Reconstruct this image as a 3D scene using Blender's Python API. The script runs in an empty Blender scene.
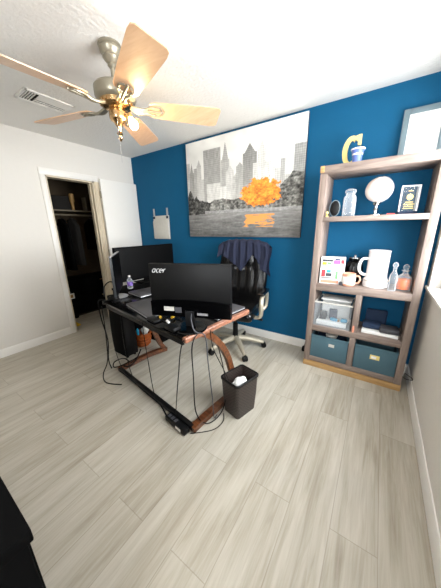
import bpy, bmesh, math, random
from mathutils import Vector, Matrix
random.seed(7)
C = bpy.context.scene.collection
SC = bpy.context.scene
PI = math.pi
R = math.radians
RX = 3.78          # right wall
H = 2.44           # ceiling
YF = -3.7          # wall behind the camera

# ------------------------------------------------------------------ camera
cd = bpy.data.cameras.new('camera'); cam = bpy.data.objects.new('camera', cd); C.objects.link(cam)
SC.camera = cam
FPX, PITCH, ROLL, YAW = 232.6664, R(-15.9241), R(-0.9898), R(-33.9885)
fw = Vector((math.sin(YAW)*math.cos(PITCH), math.cos(YAW)*math.cos(PITCH), math.sin(PITCH)))
rr = Vector((math.cos(YAW), -math.sin(YAW), 0)); uu = rr.cross(fw)
r2 = rr*math.cos(ROLL)+uu*math.sin(ROLL); u2 = -rr*math.sin(ROLL)+uu*math.cos(ROLL)
mw = Matrix((r2, u2, -fw)).transposed().to_4x4(); mw.translation = (3.3893, -2.6042, 1.3805)
cam.matrix_world = mw
cd.sensor_fit = 'VERTICAL'; cd.sensor_height = 24.0; cd.lens = 24.0*FPX/588.0
cd.clip_start = 0.02

# ------------------------------------------------------------------ world, daylight, exposure
w = bpy.data.worlds.new('world'); SC.world = w; w.use_nodes = True
bg = w.node_tree.nodes['Background']; bg.inputs[0].default_value = (0.93, 0.97, 1.0, 1); bg.inputs[1].default_value = 22.0
def portal(name, loc, rot, sx, sy):
    l = bpy.data.lights.new(name, 'AREA'); l.shape = 'RECTANGLE'; l.size = sx; l.size_y = sy
    l.cycles.is_portal = True
    o = bpy.data.objects.new(name, l); C.objects.link(o); o.location = loc; o.rotation_euler = rot
WY0, WY1, WZ0, WZ1 = -1.85, -0.22, 0.90, 2.12      # window in the right wall
FX0, FX1, FZ0, FZ1 = 2.9, 3.6, 0.9, 2.15           # unseen window added behind the camera to brighten the room
portal('daylight_right', (RX+.13, (WY0+WY1)/2, (WZ0+WZ1)/2), (0, R(90), 0), WZ1-WZ0, WY1-WY0)
portal('added_daylight_behind', ((FX0+FX1)/2, YF-.13, (FZ0+FZ1)/2), (R(90), 0, 0), FX1-FX0, FZ1-FZ0)  # goes with the added window behind the camera
SC.view_settings.view_transform = 'Standard'; SC.view_settings.look = 'None'
SC.view_settings.gamma = 1.0; SC.view_settings.use_curve_mapping = False
SC.view_settings.exposure = 0.14
SC.cycles.use_denoising = True
SC.cycles.max_bounces = 10; SC.cycles.diffuse_bounces = 6; SC.cycles.sample_clamp_indirect = 8.0
BULB = 300.0

# ------------------------------------------------------------------ materials
def lin(c):
    return tuple((x/12.92 if x <= .04045 else ((x+.055)/1.055)**2.4) for x in c)
def new_mat(name):
    m = bpy.data.materials.new(name); m.use_nodes = True
    return m, m.node_tree.nodes, m.node_tree.links, m.node_tree.nodes['Principled BSDF']
def mat(name, rgb, rough=.6, metal=0, var=.08, scale=30, bump=0, bscale=200, spec=None, emit=None, estr=0, coat=0):
    """rgb in sRGB 0..1; a faint noise varies it so nothing is dead flat"""
    m, N, L, b = new_mat(name)
    c = lin(rgb)
    tc = N.new('ShaderNodeTexCoord'); nz = N.new('ShaderNodeTexNoise'); nz.inputs['Scale'].default_value = scale; nz.inputs['Detail'].default_value = 4
    L.new(tc.outputs['Object'], nz.inputs['Vector'])
    mx = N.new('ShaderNodeMix'); mx.data_type = 'RGBA'
    mx.inputs[6].default_value = (*[x*(1-var) for x in c], 1); mx.inputs[7].default_value = (*[min(1, x*(1+var)) for x in c], 1)
    L.new(nz.outputs['Fac'], mx.inputs[0]); L.new(mx.outputs[2], b.inputs['Base Color'])
    b.inputs['Roughness'].default_value = rough; b.inputs['Metallic'].default_value = metal
    if spec is not None: b.inputs['Specular IOR Level'].default_value = spec
    if coat: b.inputs['Coat Weight'].default_value = coat
    if emit: b.inputs['Emission Color'].default_value = (*emit, 1); b.inputs['Emission Strength'].default_value = estr
    if bump:
        n2 = N.new('ShaderNodeTexNoise'); n2.inputs['Scale'].default_value = bscale; n2.inputs['Detail'].default_value = 3
        L.new(tc.outputs['Object'], n2.inputs['Vector'])
        bp = N.new('ShaderNodeBump'); bp.inputs['Strength'].default_value = bump; bp.inputs['Distance'].default_value = .004
        L.new(n2.outputs['Fac'], bp.inputs['Height']); L.new(bp.outputs[0], b.inputs['Normal'])
    return m
def wood(name, c1, c2, rough=.35, scale=(2, 30, 30), coat=.3):
    m, N, L, b = new_mat(name)
    tc = N.new('ShaderNodeTexCoord'); mp = N.new('ShaderNodeMapping'); mp.inputs['Scale'].default_value = scale
    nz = N.new('ShaderNodeTexNoise'); nz.inputs['Scale'].default_value = 1.5; nz.inputs['Detail'].default_value = 6; nz.inputs['Distortion'].default_value = .6
    cr = N.new('ShaderNodeValToRGB'); cr.color_ramp.elements[0].position = .3; cr.color_ramp.elements[1].position = .7
    cr.color_ramp.elements[0].color = (*lin(c1), 1); cr.color_ramp.elements[1].color = (*lin(c2), 1)
    L.new(tc.outputs['Object'], mp.inputs[0]); L.new(mp.outputs[0], nz.inputs['Vector']); L.new(nz.outputs['Fac'], cr.inputs[0]); L.new(cr.outputs[0], b.inputs['Base Color'])
    b.inputs['Roughness'].default_value = rough; b.inputs['Coat Weight'].default_value = coat
    return m
def glass(name, tint=(1, 1, 1), a=.12, rough=.03):
    """thin clear glass or plastic: mostly see-through with a gloss"""
    m, N, L, b = new_mat(name); N.remove(b)
    out = N['Material Output']; t = N.new('ShaderNodeBsdfTransparent'); t.inputs[0].default_value = (*tint, 1)
    g = N.new('ShaderNodeBsdfPrincipled'); g.inputs['Base Color'].default_value = (.85, .88, .9, 1); g.inputs['Roughness'].default_value = rough
    fr = N.new('ShaderNodeLayerWeight'); fr.inputs[0].default_value = .35
    ad = N.new('ShaderNodeMath'); ad.operation = 'MULTIPLY_ADD'; ad.inputs[1].default_value = .6; ad.inputs[2].default_value = a
    L.new(fr.outputs['Facing'], ad.inputs[0])
    mx = N.new('ShaderNodeMixShader'); L.new(ad.outputs[0], mx.inputs[0]); L.new(t.outputs[0], mx.inputs[1]); L.new(g.outputs[0], mx.inputs[2]); L.new(mx.outputs[0], out.inputs[0])
    return m
def floor_mat():
    m, N, L, b = new_mat('grey oak planks')
    tc = N.new('ShaderNodeTexCoord'); sp = N.new('ShaderNodeSeparateXYZ'); L.new(tc.outputs['Object'], sp.inputs[0])
    def math_(op, a, bb):
        n = N.new('ShaderNodeMath'); n.operation = op
        for i, v in enumerate((a, bb)):
            if isinstance(v, (int, float)): n.inputs[i].default_value = v
            else: L.new(v, n.inputs[i])
        return n.outputs[0]
    u = math_('ADD', sp.outputs['Y'], 1.70+1.22*20); v = math_('SUBTRACT', sp.outputs['X'], .116-.192*20)
    cb = N.new('ShaderNodeCombineXYZ'); L.new(u, cb.inputs[0]); L.new(v, cb.inputs[1])
    def brick(c1, c2, mort, ms):
        k = N.new('ShaderNodeTexBrick'); k.inputs['Scale'].default_value = 1; k.inputs['Brick Width'].default_value = 1.22; k.inputs['Row Height'].default_value = .192
        k.inputs['Mortar Size'].default_value = ms; k.inputs['Mortar Smooth'].default_value = .3; k.offset = .385; k.offset_frequency = 2; k.squash = 1
        k.inputs['Color1'].default_value = (*c1, 1); k.inputs['Color2'].default_value = (*c2, 1); k.inputs['Mortar'].default_value = (*mort, 1)
        L.new(cb.outputs[0], k.inputs['Vector']); return k
    k1 = brick((0, 0, 0), (1, 1, 1), (.5, .5, .5), 0); k2 = brick((0, 0, 0), (0, 0, 0), (1, 1, 1), .0022)
    rnd = k1.outputs['Color']
    # grain: stretched noise, shifted per plank
    off = math_('MULTIPLY', rnd, 37.0)
    c2 = N.new('ShaderNodeCombineXYZ'); L.new(math_('MULTIPLY', sp.outputs['X'], 55), c2.inputs[0]); L.new(math_('MULTIPLY', sp.outputs['Y'], 3.2), c2.inputs[1]); L.new(off, c2.inputs[2])
    nz = N.new('ShaderNodeTexNoise'); nz.inputs['Scale'].default_value = 1; nz.inputs['Detail'].default_value = 7; nz.inputs['Roughness'].default_value = .62; nz.inputs['Distortion'].default_value = .9
    L.new(c2.outputs[0], nz.inputs['Vector'])
    c3 = N.new('ShaderNodeCombineXYZ'); L.new(math_('MULTIPLY', sp.outputs['X'], 7), c3.inputs[0]); L.new(math_('MULTIPLY', sp.outputs['Y'], .9), c3.inputs[1]); L.new(off, c3.inputs[2])
    n3 = N.new('ShaderNodeTexNoise'); n3.inputs['Scale'].default_value = 1; n3.inputs['Detail'].default_value = 3; n3.inputs['Distortion'].default_value = 1.5
    L.new(c3.outputs[0], n3.inputs['Vector'])
    # cathedral rings
    wv = N.new('ShaderNodeTexWave'); wv.wave_type = 'RINGS'; wv.inputs['Scale'].default_value = 1.1; wv.inputs['Distortion'].default_value = 7; wv.inputs['Detail'].default_value = 2; wv.inputs['Detail Scale'].default_value = .8
    L.new(c3.outputs[0], wv.inputs['Vector'])
    s = math_('ADD', math_('MULTIPLY', nz.outputs['Fac'], .55), math_('MULTIPLY', n3.outputs['Fac'], .45))
    s = math_('ADD', s, math_('MULTIPLY', math_('SUBTRACT', wv.outputs['Fac'], .5), .09))
    s = math_('ADD', s, math_('MULTIPLY', math_('SUBTRACT', rnd, .5), .035))
    cr = N.new('ShaderNodeValToRGB'); e = cr.color_ramp.elements
    e[0].position = .26; e[0].color = (*lin(FLOOR[0]), 1); e[1].position = .74; e[1].color = (*lin(FLOOR[2]), 1)
    x = e.new(.48); x.color = (*lin(FLOOR[1]), 1)
    L.new(s, cr.inputs[0])
    mx = N.new('ShaderNodeMix'); mx.data_type = 'RGBA'; L.new(math_('MULTIPLY', k2.outputs['Fac'], .34), mx.inputs[0]); L.new(cr.outputs[0], mx.inputs[6]); mx.inputs[7].default_value = (*lin((.40, .35, .29)), 1)
    L.new(mx.outputs[2], b.inputs['Base Color']); b.inputs['Roughness'].default_value = .42
    bp = N.new('ShaderNodeBump'); bp.inputs['Strength'].default_value = .15; bp.inputs['Distance'].default_value = .002; L.new(s, bp.inputs['Height']); L.new(bp.outputs[0], b.inputs['Normal'])
    return m
FLOOR = ((.575, .54, .475), (.685, .66, .605), (.77, .752, .708))
M = dict(
    floor=floor_mat(),
    ceil=mat('white textured ceiling', (.90, .89, .87), .9, var=.02, bump=.9, bscale=45),
    cream=mat('cream wall paint', (.86, .845, .82), .75, var=.02, bump=.25, bscale=90),
    blue=mat('blue wall paint', (.03, .325, .475), .7, var=.06, spec=.2, scale=4, bump=.3, bscale=110),
    white=mat('white trim paint', (.90, .89, .87), .4, var=.01),
    jamb=mat('shaded trim', (.80, .75, .66), .5, var=.03),  # beige that also holds the shade on the doorway trim
    shelfgrey=mat('shelf paint', (.42, .38, .31), .6),
    closet=mat('shaded closet paint', (.26, .21, .145), .9, var=.1),  # tan wall colour, darkened for the unlit closet
    closetdark=mat('closet in shade', (.10, .09, .08), .95, var=.2),  # near black, the closet's shade put into the colour
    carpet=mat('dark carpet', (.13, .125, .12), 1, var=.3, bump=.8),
    black=mat('black plastic', (.03, .03, .034), .5, spec=.25),
    blackgloss=mat('black gloss', (.015, .015, .018), .15, spec=.3),
    matte=mat('matte black', (.012, .012, .014), .8, spec=.08),
    screen=mat('screen', (.01, .01, .012), .45, spec=.1),
    metalblack=mat('black metal', (.025, .025, .028), .45, spec=.3),
    chrome=mat('chrome', (.8, .8, .8), .15, metal=1),
    silver=mat('silver plastic', (.68, .68, .69), .35, metal=.6),
    grey=mat('grey laptop lid', (.30, .30, .31), .45, metal=.3),
    cherry=wood('cherry wood', (.20, .10, .055), (.46, .27, .15)),
    rail=wood('cherry rail', (.42, .26, .19), (.62, .43, .34)),
    ash=wood('weathered ash', (.43, .37, .34), (.56, .50, .46), rough=.55, scale=(25, 25, 3), coat=0),
    ashx=wood('weathered ash shelf', (.43, .37, .34), (.56, .50, .46), rough=.55, scale=(3, 25, 25), coat=0),
    pine=wood('raw pine edge', (.60, .46, .28), (.74, .60, .40), rough=.6, scale=(3, 20, 20), coat=0),
    blade=wood('maple fan blade', (.80, .635, .50), (.85, .70, .565), rough=.4, scale=(3, 30, 30), coat=.2),
    nickel=mat('aged nickel', (.60, .575, .51), .3, metal=.55, var=.15, scale=15),
    brass=mat('polished brass', (.80, .66, .48), .2, metal=1, var=.1),
    bulb=mat('lit bulb', (1, .95, .85), .4, emit=(1.0, .72, .38), estr=BULB),
    candle=mat('candle sleeve', (.9, .85, .75), .5),
    leather=mat('black leather', (.03, .03, .034), .2, bump=.15, bscale=160),
    beige=mat('champagne metal', (.70, .67, .60), .35, metal=.35),
    navy=mat('navy fabric', (.085, .11, .20), .9, var=.25, scale=120),
    weave=None,
    paper=mat('paper', (.93, .93, .92), .8, var=.02),
    teal=mat('teal grey fabric', (.27, .385, .43), .9, var=.15, scale=150, bump=.3),
    gold=mat('gold paint', (.88, .80, .50), .5, var=.06),
    cupblue=mat('blue glaze', (.36, .45, .72), .3),
    glass=glass('clear glass', (.97, .98, .99), a=.04),
    plastic=glass('clear plastic', (.96, .97, .98), a=.07, rough=.1),
    pane=glass('window pane', (1, 1, 1), a=.02),
    globe=mat('pale globe', (.95, .90, .87), .4, var=.06, scale=12),
    orangeliq=mat('amber liquid', (.93, .45, .14), .15),
    ceramic=mat('white ceramic', (.93, .93, .93), .25, var=.01),
    mug=mat('peach mug', (.85, .60, .50), .35, var=.15, scale=30),
    darkblue=mat('dark blue cloth', (.09, .17, .28), .8, var=.2),
    cyan=mat('turquoise plastic', (.15, .60, .75), .4),
    red=mat('red pen', (.65, .12, .10), .4),
    yellow=mat('yellow sleeve', (.85, .68, .15), .5),
    copper=mat('orange brown wicker', (.62, .31, .12), .4, var=.35, scale=60),
    tan=mat('tan', (.62, .48, .28), .6, var=.15),
    pink=mat('pink', (.85, .55, .45), .6),
    magenta=mat('magenta', (.72, .35, .70), .6),
    green=mat('green', (.45, .75, .45), .6),
    redpink=mat('red print', (.82, .22, .25), .6),
    dkgrey=mat('dark grey print', (.25, .25, .27), .6),
    frame=mat('grey frame', (.40, .47, .50), .4),
    darkgreyplastic=mat('dark grey bezel', (.20, .21, .22), .35),
    purple=mat('purple label', (.42, .33, .62), .5),
    ventwhite=mat('vent enamel', (.90, .89, .87), .5, var=.01),
    ventdark=mat('vent opening shade', (.10, .09, .08), .9),
    lightgrey=mat('light grey cloth', (.76, .75, .72), .8, var=.08),
    logo=mat('logo silver', (.75, .75, .75), .4),
)
def weave_mat():
    m, N, L, b = new_mat('brown woven plastic')
    tc = N.new('ShaderNodeTexCoord'); mp = N.new('ShaderNodeMapping'); mp.inputs['Scale'].default_value = (1, 1, 1)
    ck = N.new('ShaderNodeTexChecker'); ck.inputs['Scale'].default_value = 75
    ck.inputs['Color1'].default_value = (*lin((.13, .10, .09)), 1); ck.inputs['Color2'].default_value = (*lin((.22, .18, .165)), 1)
    L.new(tc.outputs['Object'], mp.inputs[0]); L.new(mp.outputs[0], ck.inputs[0]); L.new(ck.outputs[0], b.inputs['Base Color'])
    bp = N.new('ShaderNodeBump'); bp.inputs['Strength'].default_value = .6; bp.inputs['Distance'].default_value = .003; L.new(ck.outputs['Fac'], bp.inputs['Height']); L.new(bp.outputs[0], b.inputs['Normal'])
    b.inputs['Roughness'].default_value = .45
    return m
M['weave'] = weave_mat()
for n_ in M['ceil'].node_tree.nodes:
    if n_.bl_idname == 'ShaderNodeBump': n_.inputs['Distance'].default_value = .006

# ------------------------------------------------------------------ mesh builder
def rotz(a): return Matrix.Rotation(a, 4, 'Z')
class MB:
    def __init__(s): s.bm = bmesh.new(); s.mats = []
    def _add(s, bm, mtx=None, mi=0):
        if mtx is not None: bm.transform(mtx)
        for f in bm.faces: f.material_index = mi
        me = bpy.data.meshes.new('t'); bm.to_mesh(me); bm.free(); s.bm.from_mesh(me); bpy.data.meshes.remove(me); return s
    def box(s, x0, x1, y0, y1, z0, z1, bev=.0, mtx=None, seg=2):
        bm = bmesh.new(); bmesh.ops.create_cube(bm, size=1)
        bmesh.ops.scale(bm, vec=(x1-x0, y1-y0, z1-z0), verts=bm.verts); bmesh.ops.translate(bm, vec=((x0+x1)/2, (y0+y1)/2, (z0+z1)/2), verts=bm.verts)
        if bev: bmesh.ops.bevel(bm, geom=bm.edges[:], offset=min(bev, .49*min(abs(x1-x0), abs(y1-y0), abs(z1-z0))), segments=seg, affect='EDGES', profile=.5)
        return s._add(bm, mtx)
    def lathe(s, prof, c=(0, 0, 0), seg=24, mtx=None):
        bm = bmesh.new(); rings = []
        for r, z in prof:
            rings.append([bm.verts.new((max(r, 1e-4)*math.cos(2*PI*k/seg), max(r, 1e-4)*math.sin(2*PI*k/seg), z)) for k in range(seg)])
        for a, b in zip(rings, rings[1:]):
            for k in range(seg): bm.faces.new((a[k], a[(k+1) % seg], b[(k+1) % seg], b[k]))
        bm.faces.new(rings[0][::-1]); bm.faces.new(rings[-1])
        bmesh.ops.recalc_face_normals(bm, faces=bm.faces[:])
        if mtx is not None: bm.transform(mtx)
        return s._add(bm, Matrix.Translation(c))
    def cyl(s, p0, p1, r0, r1=None, seg=16):
        p0, p1 = Vector(p0), Vector(p1); d = p1-p0; q = Vector((0, 0, 1)).rotation_difference(d).to_matrix().to_4x4()
        return s.lathe([(r0, 0), (r0 if r1 is None else r1, d.length)], p0, seg, q)
    def tube(s, pts, r, seg=8, smooth=6, flat=None):
        """round tube through points; r may be a list; flat=(w,h) sweeps a rectangle instead"""
        P = [Vector(p) for p in pts]; rs = r if isinstance(r, (list, tuple)) else [r]*len(P)
        Q, RS = [], []
        if smooth and len(P) > 2:
            for i in range(len(P)-1):
                a, b, c, d = P[max(i-1, 0)], P[i], P[i+1], P[min(i+2, len(P)-1)]
                for k in range(smooth):
                    t = k/smooth; Q.append(.5*((2*b)+(c-a)*t+(2*a-5*b+4*c-d)*t*t+(3*b-a-3*c+d)*t**3)); RS.append(rs[i]*(1-t)+rs[i+1]*t)
            Q.append(P[-1]); RS.append(rs[-1])
        else: Q, RS = P, rs
        bm = bmesh.new(); rings = []; n = None
        for i, p in enumerate(Q):
            t = (Q[min(i+1, len(Q)-1)]-Q[max(i-1, 0)]).normalized()
            if n is None: n = t.orthogonal() if not flat else Vector(flat[2])
            n = (n-t*n.dot(t)).normalized(); b = t.cross(n)
            if flat:
                hw, hh = flat[0]/2, flat[1]/2
                rings.append([bm.verts.new(p+n*x*hw+b*y*hh) for x, y in ((1, 1), (-1, 1), (-1, -1), (1, -1))])
            else: rings.append([bm.verts.new(p+(n*math.cos(2*PI*k/seg)+b*math.sin(2*PI*k/seg))*RS[i]) for k in range(seg)])
        m = len(rings[0])
        for a, b in zip(rings, rings[1:]):
            for k in range(m): bm.faces.new((a[k], a[(k+1) % m], b[(k+1) % m], b[k]))
        bm.faces.new(rings[0][::-1]); bm.faces.new(rings[-1]); bmesh.ops.recalc_face_normals(bm, faces=bm.faces[:])
        return s._add(bm)
    def prism(s, poly, d0, d1, axis='z', mtx=None):
        """extrude a 2D outline: axis z -> (x,y), y -> (x,z), x -> (y,z)"""
        bm = bmesh.new()
        def P(u, v, d): return {'z': (u, v, d), 'y': (u, d, v), 'x': (d, u, v)}[axis]
        a = [bm.verts.new(P(u, v, d0)) for u, v in poly]; b = [bm.verts.new(P(u, v, d1)) for u, v in poly]; n = len(poly)
        bm.faces.new(a); bm.faces.new(b[::-1])
        for k in range(n): bm.faces.new((a[k], b[k], b[(k+1) % n], a[(k+1) % n]))
        bmesh.ops.recalc_face_normals(bm, faces=bm.faces[:])
        return s._add(bm, mtx)
    def ball(s, c, r, sc=(1, 1, 1), seg=20, mtx=None):
        bm = bmesh.new(); bmesh.ops.create_uvsphere(bm, u_segments=seg, v_segments=max(6, seg//2), radius=r)
        bmesh.ops.scale(bm, vec=sc, verts=bm.verts)
        if mtx is not None: bm.transform(mtx)
        return s._add(bm, Matrix.Translation(c))
    def grid(s, fn, nu, nv):
        bm = bmesh.new(); V = [[bm.verts.new(fn(i/nu, j/nv)) for i in range(nu+1)] for j in range(nv+1)]
        for j in range(nv):
            for i in range(nu): bm.faces.new((V[j][i], V[j][i+1], V[j+1][i+1], V[j+1][i]))
        return s._add(bm)
    def build(s, name, m, parent=None, loc=(0, 0, 0), rz=0, ang=35):
        me = bpy.data.meshes.new(name); s.bm.to_mesh(me); s.bm.free()
        me.materials.append(M[m] if isinstance(m, str) else m)
        me.polygons.foreach_set('use_smooth', [True]*len(me.polygons)); me.set_sharp_from_angle(angle=R(ang))
        o = bpy.data.objects.new(name, me); C.objects.link(o)
        if parent: o.parent = parent
        else: o.location = loc; o.rotation_euler = (0, 0, rz)
        return o
def tag(o, label, cat, group=None):
    o['label'] = label; o['category'] = cat
    if group: o['group'] = group
    return o
def thing(name, label, cat, loc=(0, 0, 0), rz=0, group=None):
    o = bpy.data.objects.new(name, None); C.objects.link(o); o.location = loc; o.rotation_euler = (0, 0, rz); o.empty_display_size = .05
    return tag(o, label, cat, group)
def struct(name, mb, m, parent=None):
    o = mb.build(name, m, parent)
    if not parent: o['kind'] = 'structure'
    return o
def rot_mtx(axis, a, about=(0, 0, 0)):
    t = Matrix.Translation(about); return t @ Matrix.Rotation(a, 4, axis) @ t.inverted()

# ------------------------------------------------------------------ room shell
T = .12
DY0, DY1, DZ = -1.240, -.662, 2.015        # closet doorway in the left wall
CX = -1.02                                  # closet depth
struct('floor', MB().box(CX-.1, RX+T, YF-T, .02+T, -.1, 0), 'floor')
struct('ceiling', MB().box(-.1, RX+T, YF-T, .02+T, H, H+.1), 'ceil')
mb = MB(); mb.box(-T, 0, YF-T, DY0, 0, H); mb.box(-T, 0, DY1, T, 0, H); mb.box(-T, 0, DY0, DY1, DZ, H); struct('wall_left', mb, 'cream')
struct('wall_back', MB().box(0, RX, 0, T, 0, H), 'blue')
mb = MB(); mb.box(RX, RX+T, YF-T, WY0, 0, H); mb.box(RX, RX+T, WY1, T, 0, H); mb.box(RX, RX+T, WY0, WY1, 0, WZ0); mb.box(RX, RX+T, WY0, WY1, WZ1, H); struct('wall_right', mb, 'cream')
mb = MB(); mb.box(0, FX0, YF-T, YF, 0, H); mb.box(FX1, RX, YF-T, YF, 0, H); mb.box(FX0, FX1, YF-T, YF, 0, FZ0); mb.box(FX0, FX1, YF-T, YF, FZ1, H); struct('wall_front', mb, 'cream')
# closet shell
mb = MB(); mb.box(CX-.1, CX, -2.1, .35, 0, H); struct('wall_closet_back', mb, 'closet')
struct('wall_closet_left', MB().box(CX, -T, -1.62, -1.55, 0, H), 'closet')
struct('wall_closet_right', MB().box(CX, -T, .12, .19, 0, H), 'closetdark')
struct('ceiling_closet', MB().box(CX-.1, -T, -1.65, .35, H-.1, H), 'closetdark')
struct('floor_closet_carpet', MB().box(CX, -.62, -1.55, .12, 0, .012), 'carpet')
# baseboards
def bboard(poly_axis, *a): pass
BH, BT = .096, .014
def baseboard(name, x0, x1, y0, y1, side):
    mb = MB()
    if side == 'back': mb.prism([(0, 0), (-BT, 0), (-BT, BH-.02), (-.006, BH), (0, BH)], x0, x1, 'x')
    elif side == 'left': mb.prism([(0, 0), (BT, 0), (BT, BH-.02), (.006, BH), (0, BH)], y0, y1, 'y')
    elif side == 'right': mb.prism([(RX, 0), (RX-BT, 0), (RX-BT, BH-.02), (RX-.006, BH), (RX, BH)], y0, y1, 'y')
    struct(name, mb, 'white')
baseboard('baseboard_back', .0, RX-BT, 0, 0, 'back')
baseboard('baseboard_left', 0, 0, YF, DY0-.062, 'left')
baseboard('baseboard_right', 0, 0, YF, 0, 'right')
# door casing and jamb
def casing(y0, y1, z0, z1): return MB().box(0, .016, y0, y1, z0, z1, .005)
mb = casing(DY0-.062, DY0, 0, DZ); mb.box(.016, .022, DY0-.055, DY0-.012, 0, DZ, .003); struct('trim_1', mb, 'white')
mb = casing(DY0-.062, DY1+.07, DZ, DZ+.075); mb.box(.016, .022, DY0-.055, DY1+.06, DZ+.015, DZ+.066, .003); struct('trim_2', mb, 'white')
mb = casing(DY1, DY1+.07, 0, DZ); mb.box(.016, .024, DY1+.012, DY1+.03, 0, DZ, .003); mb.box(.016, .022, DY1+.04, DY1+.055, 0, DZ, .003); struct('trim_3', mb, 'jamb')
mb = MB(); mb.box(-T, .004, DY0-.002, DY0+.018, 0, DZ); mb.box(-T, .004, DY1-.018, DY1+.002, 0, DZ); mb.box(-T, .004, DY0, DY1, DZ-.018, DZ)
mb.box(-.075, -.045, DY1-.03, DY1-.016, 0, DZ-.018); mb.box(-.075, -.045, DY0+.016, DY0+.03, 0, DZ-.018); struct('trim_4', mb, 'jamb')
# the open door leaf, folded back flat against the left wall
d = MB().box(.034, .069, -.60, -.012, .012, 2.055, .003).build('door_1', 'white'); d['kind'] = 'structure'
for z in (.25, 1.05, 1.85): MB().cyl((.05, -.607, z-.045), (.05, -.607, z+.045), .007).build('hinge', 'nickel', d)
MB().lathe([(.024, 0), (.024, .008), (.012, .012), (.012, .03), (.026, .042), (.028, .055), (.02, .066), (0, .069)], (.069, -.075, .96), 20, Matrix.Rotation(R(90), 4, 'Y')).build('door_handle', 'nickel', d)
# windows
def window(name, mb_frame, mb_pane, mb_sash, mb_sill):
    f = struct(name, mb_frame, 'white'); mb_sash.build('sash', 'white', f); mb_pane.build('pane', 'pane', f)
    if mb_sill: mb_sill.build('window_sill', 'white', f)
fr = MB()
for a in ((WY0, WY0+.05, WZ0, WZ1), (WY1-.05, WY1, WZ0, WZ1), (WY0, WY1, WZ0, WZ0+.05), (WY0, WY1, WZ1-.05, WZ1)): fr.box(RX+.05, RX+.11, *a)
window('window_1', fr, MB().box(RX+.078, RX+.082, WY0+.04, WY1-.04, WZ0+.04, WZ1-.04), MB().box(RX+.06, RX+.10, (WY0+WY1)/2-.02, (WY0+WY1)/2+.02, WZ0+.04, WZ1-.04),
       MB().box(RX-.035, RX+.06, WY0-.05, WY1+.06, WZ0-.02, WZ0+.004, .006))
mb = MB(); mb.box(RX-.018, RX, WY1, WY1+.06, WZ0, WZ1+.06, .004); mb.box(RX-.018, RX, WY0-.06, WY0, WZ0, WZ1+.06, .004); mb.box(RX-.018, RX, WY0, WY1, WZ1, WZ1+.06, .004); struct('trim_5', mb, 'white')
fr = MB()
for a in ((FX0, FX0+.05, FZ0, FZ1), (FX1-.05, FX1, FZ0, FZ1), (FX0, FX1, FZ0, FZ0+.05), (FX0, FX1, FZ1-.05, FZ1)): fr.box(a[0], a[1], YF-.11, YF-.05, a[2], a[3])
window('window_added', fr, MB().box(FX0+.04, FX1-.04, YF-.082, YF-.078, FZ0+.04, FZ1-.04), MB().box((FX0+FX1)/2-.02, (FX0+FX1)/2+.02, YF-.1, YF-.06, FZ0+.04, FZ1-.04), None)  # unseen window, added for extra light from behind

# ------------------------------------------------------------------ ceiling fan
FXY = (1.886, -1.512)
fan = thing('ceiling_fan', 'five-bladed ceiling fan with maple blades and a lit bulb hanging from the white ceiling', 'ceiling fan', (*FXY, H))
def fz(z): return z-H
MB().lathe([(.064, 0), (.068, -.010), (.060, -.016), (.064, -.026), (.060, -.042), (.046, -.058), (.049, -.066), (.038, -.082), (.024, -.096), (.026, -.104), (.016, -.116), (.0, -.118)], seg=32).build('canopy', 'nickel', fan)
MB().cyl((0, 0, -.10), (0, 0, fz(2.245)), .0125).build('downrod', 'nickel', fan)
MB().lathe([(0, fz(2.262)), (.03, fz(2.26)), (.036, fz(2.245)), (.07, fz(2.238)), (.112, fz(2.228)), (.122, fz(2.215)), (.122, fz(2.17)), (.116, fz(2.16)), (.10, fz(2.15)), (0, fz(2.149))], seg=40).build('motor_housing', 'nickel', fan)
mb = MB(); mb.lathe([(0, fz(2.15)), (.098, fz(2.15)), (.094, fz(2.128)), (.06, fz(2.11)), (0, fz(2.11))], seg=40)
for k in range(20):
    a = 2*PI*k/20; mb.box(.092, .101, -.006, .006, fz(2.146), fz(2.13), .002, rotz(a))
mb.build('vent_ring', 'brass', fan)
BZ = 2.13
for k in range(5):
    a = R(194.16+72*k); pitch = Matrix.Rotation(R(-15), 4, 'X')
    mt = rotz(a) @ Matrix.Translation((0, 0, fz(BZ))) @ pitch
    pts = [(.20, -.052), (.23, -.066), (.40, -.078), (.62, -.087), (.655, -.082), (.668, -.066), (.668, .066), (.655, .082), (.62, .087), (.40, .078), (.23, .066), (.20, .052)]
    bl = MB().prism(pts, -.003, .003, 'z', mt).build('blade', 'blade', fan)
    ir = MB(); ir.bm.verts.index_update()
    for sgn in (-1, 1):
        q = [Vector((.085, .012*sgn, -.002)), Vector((.13, .022*sgn, -.016)), Vector((.17, .016*sgn, -.014)), Vector((.21, .034*sgn, -.008)), Vector((.255, .036*sgn, -.007)), Vector((.275, .012*sgn, -.007))]
        ir.tube([mt @ p for p in q], [.009, .008, .008, .007, .007, .006], 8, 5)
    ir.tube([mt @ Vector(p) for p in ((.08, 0, 0), (.14, 0, -.014), (.20, 0, -.010), (.285, 0, -.008))], [.012, .009, .009, .007], 8, 5)
    for x, y in ((.225, .03), (.225, -.03), (.27, 0)): ir.ball(mt @ Vector((x, y, -.009)), .008, seg=8)
    ir.build('blade_iron', 'nickel', bl)
# light kit
mb = MB(); mb.lathe([(0, fz(2.112)), (.045, fz(2.112)), (.052, fz(2.098)), (.052, fz(2.062)), (.046, fz(2.05)), (.03, fz(2.04)), (.02, fz(2.02)), (.0, fz(2.018))], seg=28).build('switch_housing', 'brass', fan)
mb = MB(); mb.lathe([(0, fz(2.02)), (.012, fz(2.02)), (.009, fz(1.99)), (.02, fz(1.98)), (.009, fz(1.965)), (.014, fz(1.952)), (.004, fz(1.935)), (0, fz(1.932))], seg=16); mb.build('finial', 'brass', fan)
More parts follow.
